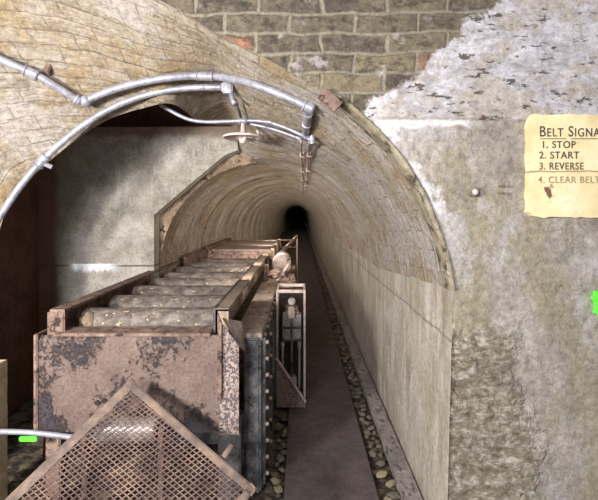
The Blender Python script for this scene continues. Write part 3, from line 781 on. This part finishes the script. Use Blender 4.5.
bm = lathe(B(), [(.012,-.015),(.030,-.012),(.030,.012),(.012,.015)], (xc,yc-.02,.86), 'Y', 18); eye = link('eye', bm, M['pink'], hu)
link('hex_nut', lathe(B(), [(.018,-.008),(.018,.012)], (xc,yc-.045,.86), 'Y', 6), M['silver'], eye)
link('piston_rod', tube(B(), [Vector((xc,yc-.03,.24)), Vector((xc,yc-.03,.74))], .009, 12), M['steel'], hu)
for dx in (-.075,.062): link('tie_rod', tube(B(), [Vector((xc+dx,yc,.14)), Vector((xc+dx,yc,.44)), Vector((xc+dx,yc,.50)), Vector((xc+dx,yc,.52))], [.009,.009,.016,.016], 10), M['silver'], hu)
for dx in (-.055,.055): link('hose', tube(B(), smooth_path([Vector((xc+dx*.7,yc+.02,.46)), Vector((xc+dx,yc+.01,.38)), Vector((xc+dx*.8,yc,.28)), Vector((xc+dx*.5,yc,.18))], 6), .012, 8), M['black'], hu)
link('lower_block', bx(xc-.04, xc+.04, yc-.05, yc+.02, .12, .25, bev=.008), M['silver'], hu)
link('mounting_foot', bx(xc-.06, xc+.06, yc-.03, yc+.05, .035, .13, bev=.006), M['rust'], hu)

# ------------------------------------------------------------------ mesh guard
TH = math.radians(33)
A = P(130,382,2.06)
ud, vd = Vector((1,0,0)), Vector((0,-math.sin(TH),-math.cos(TH)))
nrm = ud.cross(vd).normalized()
def onplane(x, y):
    d = P(x,y,1)-EYE; t = (A-EYE).dot(nrm)/d.dot(nrm); return EYE+d*t
Rr, Lr = onplane(253,489), onplane(-16,522)
Bt = Rr + Lr - A
def uvof(p): q = p-A; return (q.dot(ud), q.dot(vd))
quad = [uvof(p) for p in (A,Rr,Bt,Lr)]
def clip(p, d):
    """clip an infinite 2D line p+t*d to the convex quad"""
    t0, t1 = -400, 400
    cx = sum(q[0] for q in quad)/4; cy = sum(q[1] for q in quad)/4
    for i in range(4):
        a, b = quad[i], quad[(i+1)%4]; n = (-(b[1]-a[1]), b[0]-a[0])
        if (cx-a[0])*n[0]+(cy-a[1])*n[1] < 0: n = (-n[0],-n[1])
        num = (p[0]-a[0])*n[0]+(p[1]-a[1])*n[1]; den = d[0]*n[0]+d[1]*n[1]
        if abs(den) < 1e-9:
            if num < 0: return None
            continue
        t = -num/den
        if den > 0: t0 = max(t0,t)
        else: t1 = min(t1,t)
    return (t0,t1) if t0 < t1 else None
mg = thing('mesh_guard', Bt, 'rusty expanded metal guard panel on its corner in front of the conveyor panel', 'guard')
bm = B(); WX, WY = .0350, .0225
for sgn in (1,-1):
    d = Vector((WX, sgn*WY)); 
    for k in range(-90, 120):
        p = (k*WX, 0) ; r = clip(p, (d.x,d.y))
        if not r: continue
        a, b = [A + ud*(p[0]+t*d.x) + vd*(t*d.y) + nrm*(.0012*sgn) for t in r]
        s = (b-a).normalized().cross(nrm)
        w, h = .0026, .0022
        vs = [[bm.verts.new(q + s*i*w + nrm*j*h) for i, j in ((-1,-1),(1,-1),(1,1),(-1,1))] for q in (a,b)]
        for e in range(4): bm.faces.new((vs[0][e], vs[0][(e+1)%4], vs[1][(e+1)%4], vs[1][e]))
link('wire_mesh', bm, M['mesh'], mg)
for a, b in ((A,Rr),(Rr,Bt),(Bt,Lr),(Lr,A)):
    e = (b-a).normalized(); a2, b2 = a-e*.012, b+e*.012
    bm = B(); s = e.cross(nrm).normalized()
    if s.dot((A+Bt)/2-a) < 0: s = -s
    w = .036 if a is Lr or b is Lr else .024
    f = nrm if nrm.y < 0 else -nrm
    prism(bm, [a2 - s*.004, a2 + s*w, a2 + s*w + f*.005, a2 - s*.004 + f*.005], b2-a2)
    prism(bm, [a2 - s*.004, a2 - s*.009, a2 - s*.009 - f*.02, a2 - s*.004 - f*.02], b2-a2)
    link('frame_bar', bm, M['mframe'], mg)
f = nrm if nrm.y < 0 else -nrm
c = onplane(228,451); e = (Rr-A).normalized(); s = e.cross(nrm).normalized()
bm = B(); bar(bm, c - s*.03 + f*.008, c + s*.03 + f*.008, .03, .006); link('clip', bm, M['mframe'], mg)

# idler drum behind the mesh
td = thing('idler_drum', (-.86,2.04,.0), 'short dull silver drum glinting through the mesh guard in front of the steel panel', 'drum')
prof = [(.012,-.16),(.052,-.16),(.056,-.152),(.056,.152),(.052,.16),(.012,.16)]
link('drum', lathe(B(), prof, (-.86,2.06,.53), 'X', 32), M['silver'], td)
link('axle', tube(B(), [Vector((-1.05,2.06,.53)), Vector((-.67,2.06,.53))], .010, 12), M['steel'], td)
for x in (-1.045,-.675): link('bearing_stand', bx(x-.012, x+.012, 2.03, 2.09, 0, .55, bev=.004), M['rust'], td)

# grey bar, post and green tag at lower left
bp = [P(-8,431.5,2.14), P(20,432,2.14), P(50,434.5,2.14), P(80,438.5,2.12)]
root = thing('handrail', bp[0], 'bent grey bar running from the cream post to the conveyor at lower left', 'rail')
link('rail', tube(B(), smooth_path(bp, 6), .0135, 12), M['pipe'], root, True)
link('bracket', bx(bp[3].x-.02, bp[3].x+.0, 2.12, 2.20, bp[3].z-.015, bp[3].z+.02), M['rust'], root)
bm = B(); rows = []
px0 = P(8,400,2.2).x-.045
for i in range(30):
    z = .80*i/29; w = .006*fbm((0,0,z), 9)
    rows.append([Vector((px0-.16,2.17,z)), Vector((px0+w-.006,2.165,z)), Vector((px0+w,2.175,z)), Vector((px0+w,2.26,z)), Vector((px0-.16,2.26,z)), Vector((px0-.16,2.17,z))])
bm = grid(rows); bmesh.ops.holes_fill(bm, edges=bm.edges[:])
o = link('timber_post', bm, M['cream']); tag(o, 'cream painted timber post at the far left edge holding the grey bar', 'post')
c = P(28,438.8,2.12)
o = link('marker_tag', box(B(), c.x-.045, c.x+.045, c.y-.006, c.y+.006, c.z-.014, c.z+.012, bev=.005), M['green']); tag(o, 'small bright green tag hanging under the bent grey bar at lower left', 'tag')

# ------------------------------------------------------------------ rubble
protos = []
for k in range(6):
    bm = B(); bmesh.ops.create_icosphere(bm, subdivisions=3, radius=1)
    for v in bm.verts:
        q = v.co + Vector((k*3.1, k, 0)); f_ = 1+.35*noise.cell(q*1.1)*.5 + .25*fbm(q, 1.3)
        v.co *= f_; v.co.z *= .7
    me = bpy.data.meshes.new('rubble_stone'); bm.to_mesh(me); bm.free(); protos.append(me)
meshes = {}
placed = []
def free(x, y, r):
    if any((x-a)**2+(y-b)**2 < ((r+c)*.98)**2 for a, b, c in placed): return False
    placed.append((x, y, r)); return True
def stone(p, r, k, mat, label, group):
    key = (k, mat)
    if key not in meshes: me = protos[k].copy(); me.materials.append(M[mat]); meshes[key] = me
    o = bpy.data.objects.new('rubble_stone', meshes[key]); C.objects.link(o)
    o.location = p; o.scale = (r*random.uniform(.8,1.2), r*random.uniform(.9,1.4), r*random.uniform(.6,.9)); o.rotation_euler = (random.uniform(-.3,.3),random.uniform(-.3,.3),random.uniform(0,6))
    tag(o, label, 'stone', group)
for i in range(260):
    y = 2.06 + 4.2*random.random()**1.7
    near = y < 2.62; r = random.uniform(.012,.030) * (1.3 if near else 1)
    x = random.uniform(.458+r*.6,.545-r*.4)
    if not free(x, y, r*1.15): continue
    stone((x,y,.004+r*.25), r, i%6, 'stoney' if near and i % 3 else 'stone',
          'yellowish rubble stone at the near end of the gully between path and kerb' if near else 'small dark rubble stone further along the gully between path and kerb',
          'near rubble in the gully' if near else 'far rubble in the gully')
for i in range(120):
    y = random.uniform(2.35,4.2); r = random.uniform(.012,.030); x = random.uniform(-.165,-.105)
    if (3.33 < y < 3.73) or not free(x, y, r*1.15): continue
    stone((x, y, r*.4), r, i%6, 'stoney' if i%4 == 0 else 'stone',
          'lump of spoil on the ground along the side of the bolted steel casing', 'spoil beside the casing')
for i in range(10):
    a = random.uniform(0,1); r = random.uniform(.02,.04)
    stone((-2.15+a*.5, 2.9+random.random()*.5, r*.5), r, i%6, 'stone', 'lump of spoil in the dark recess left of the conveyor', 'spoil in the recess')
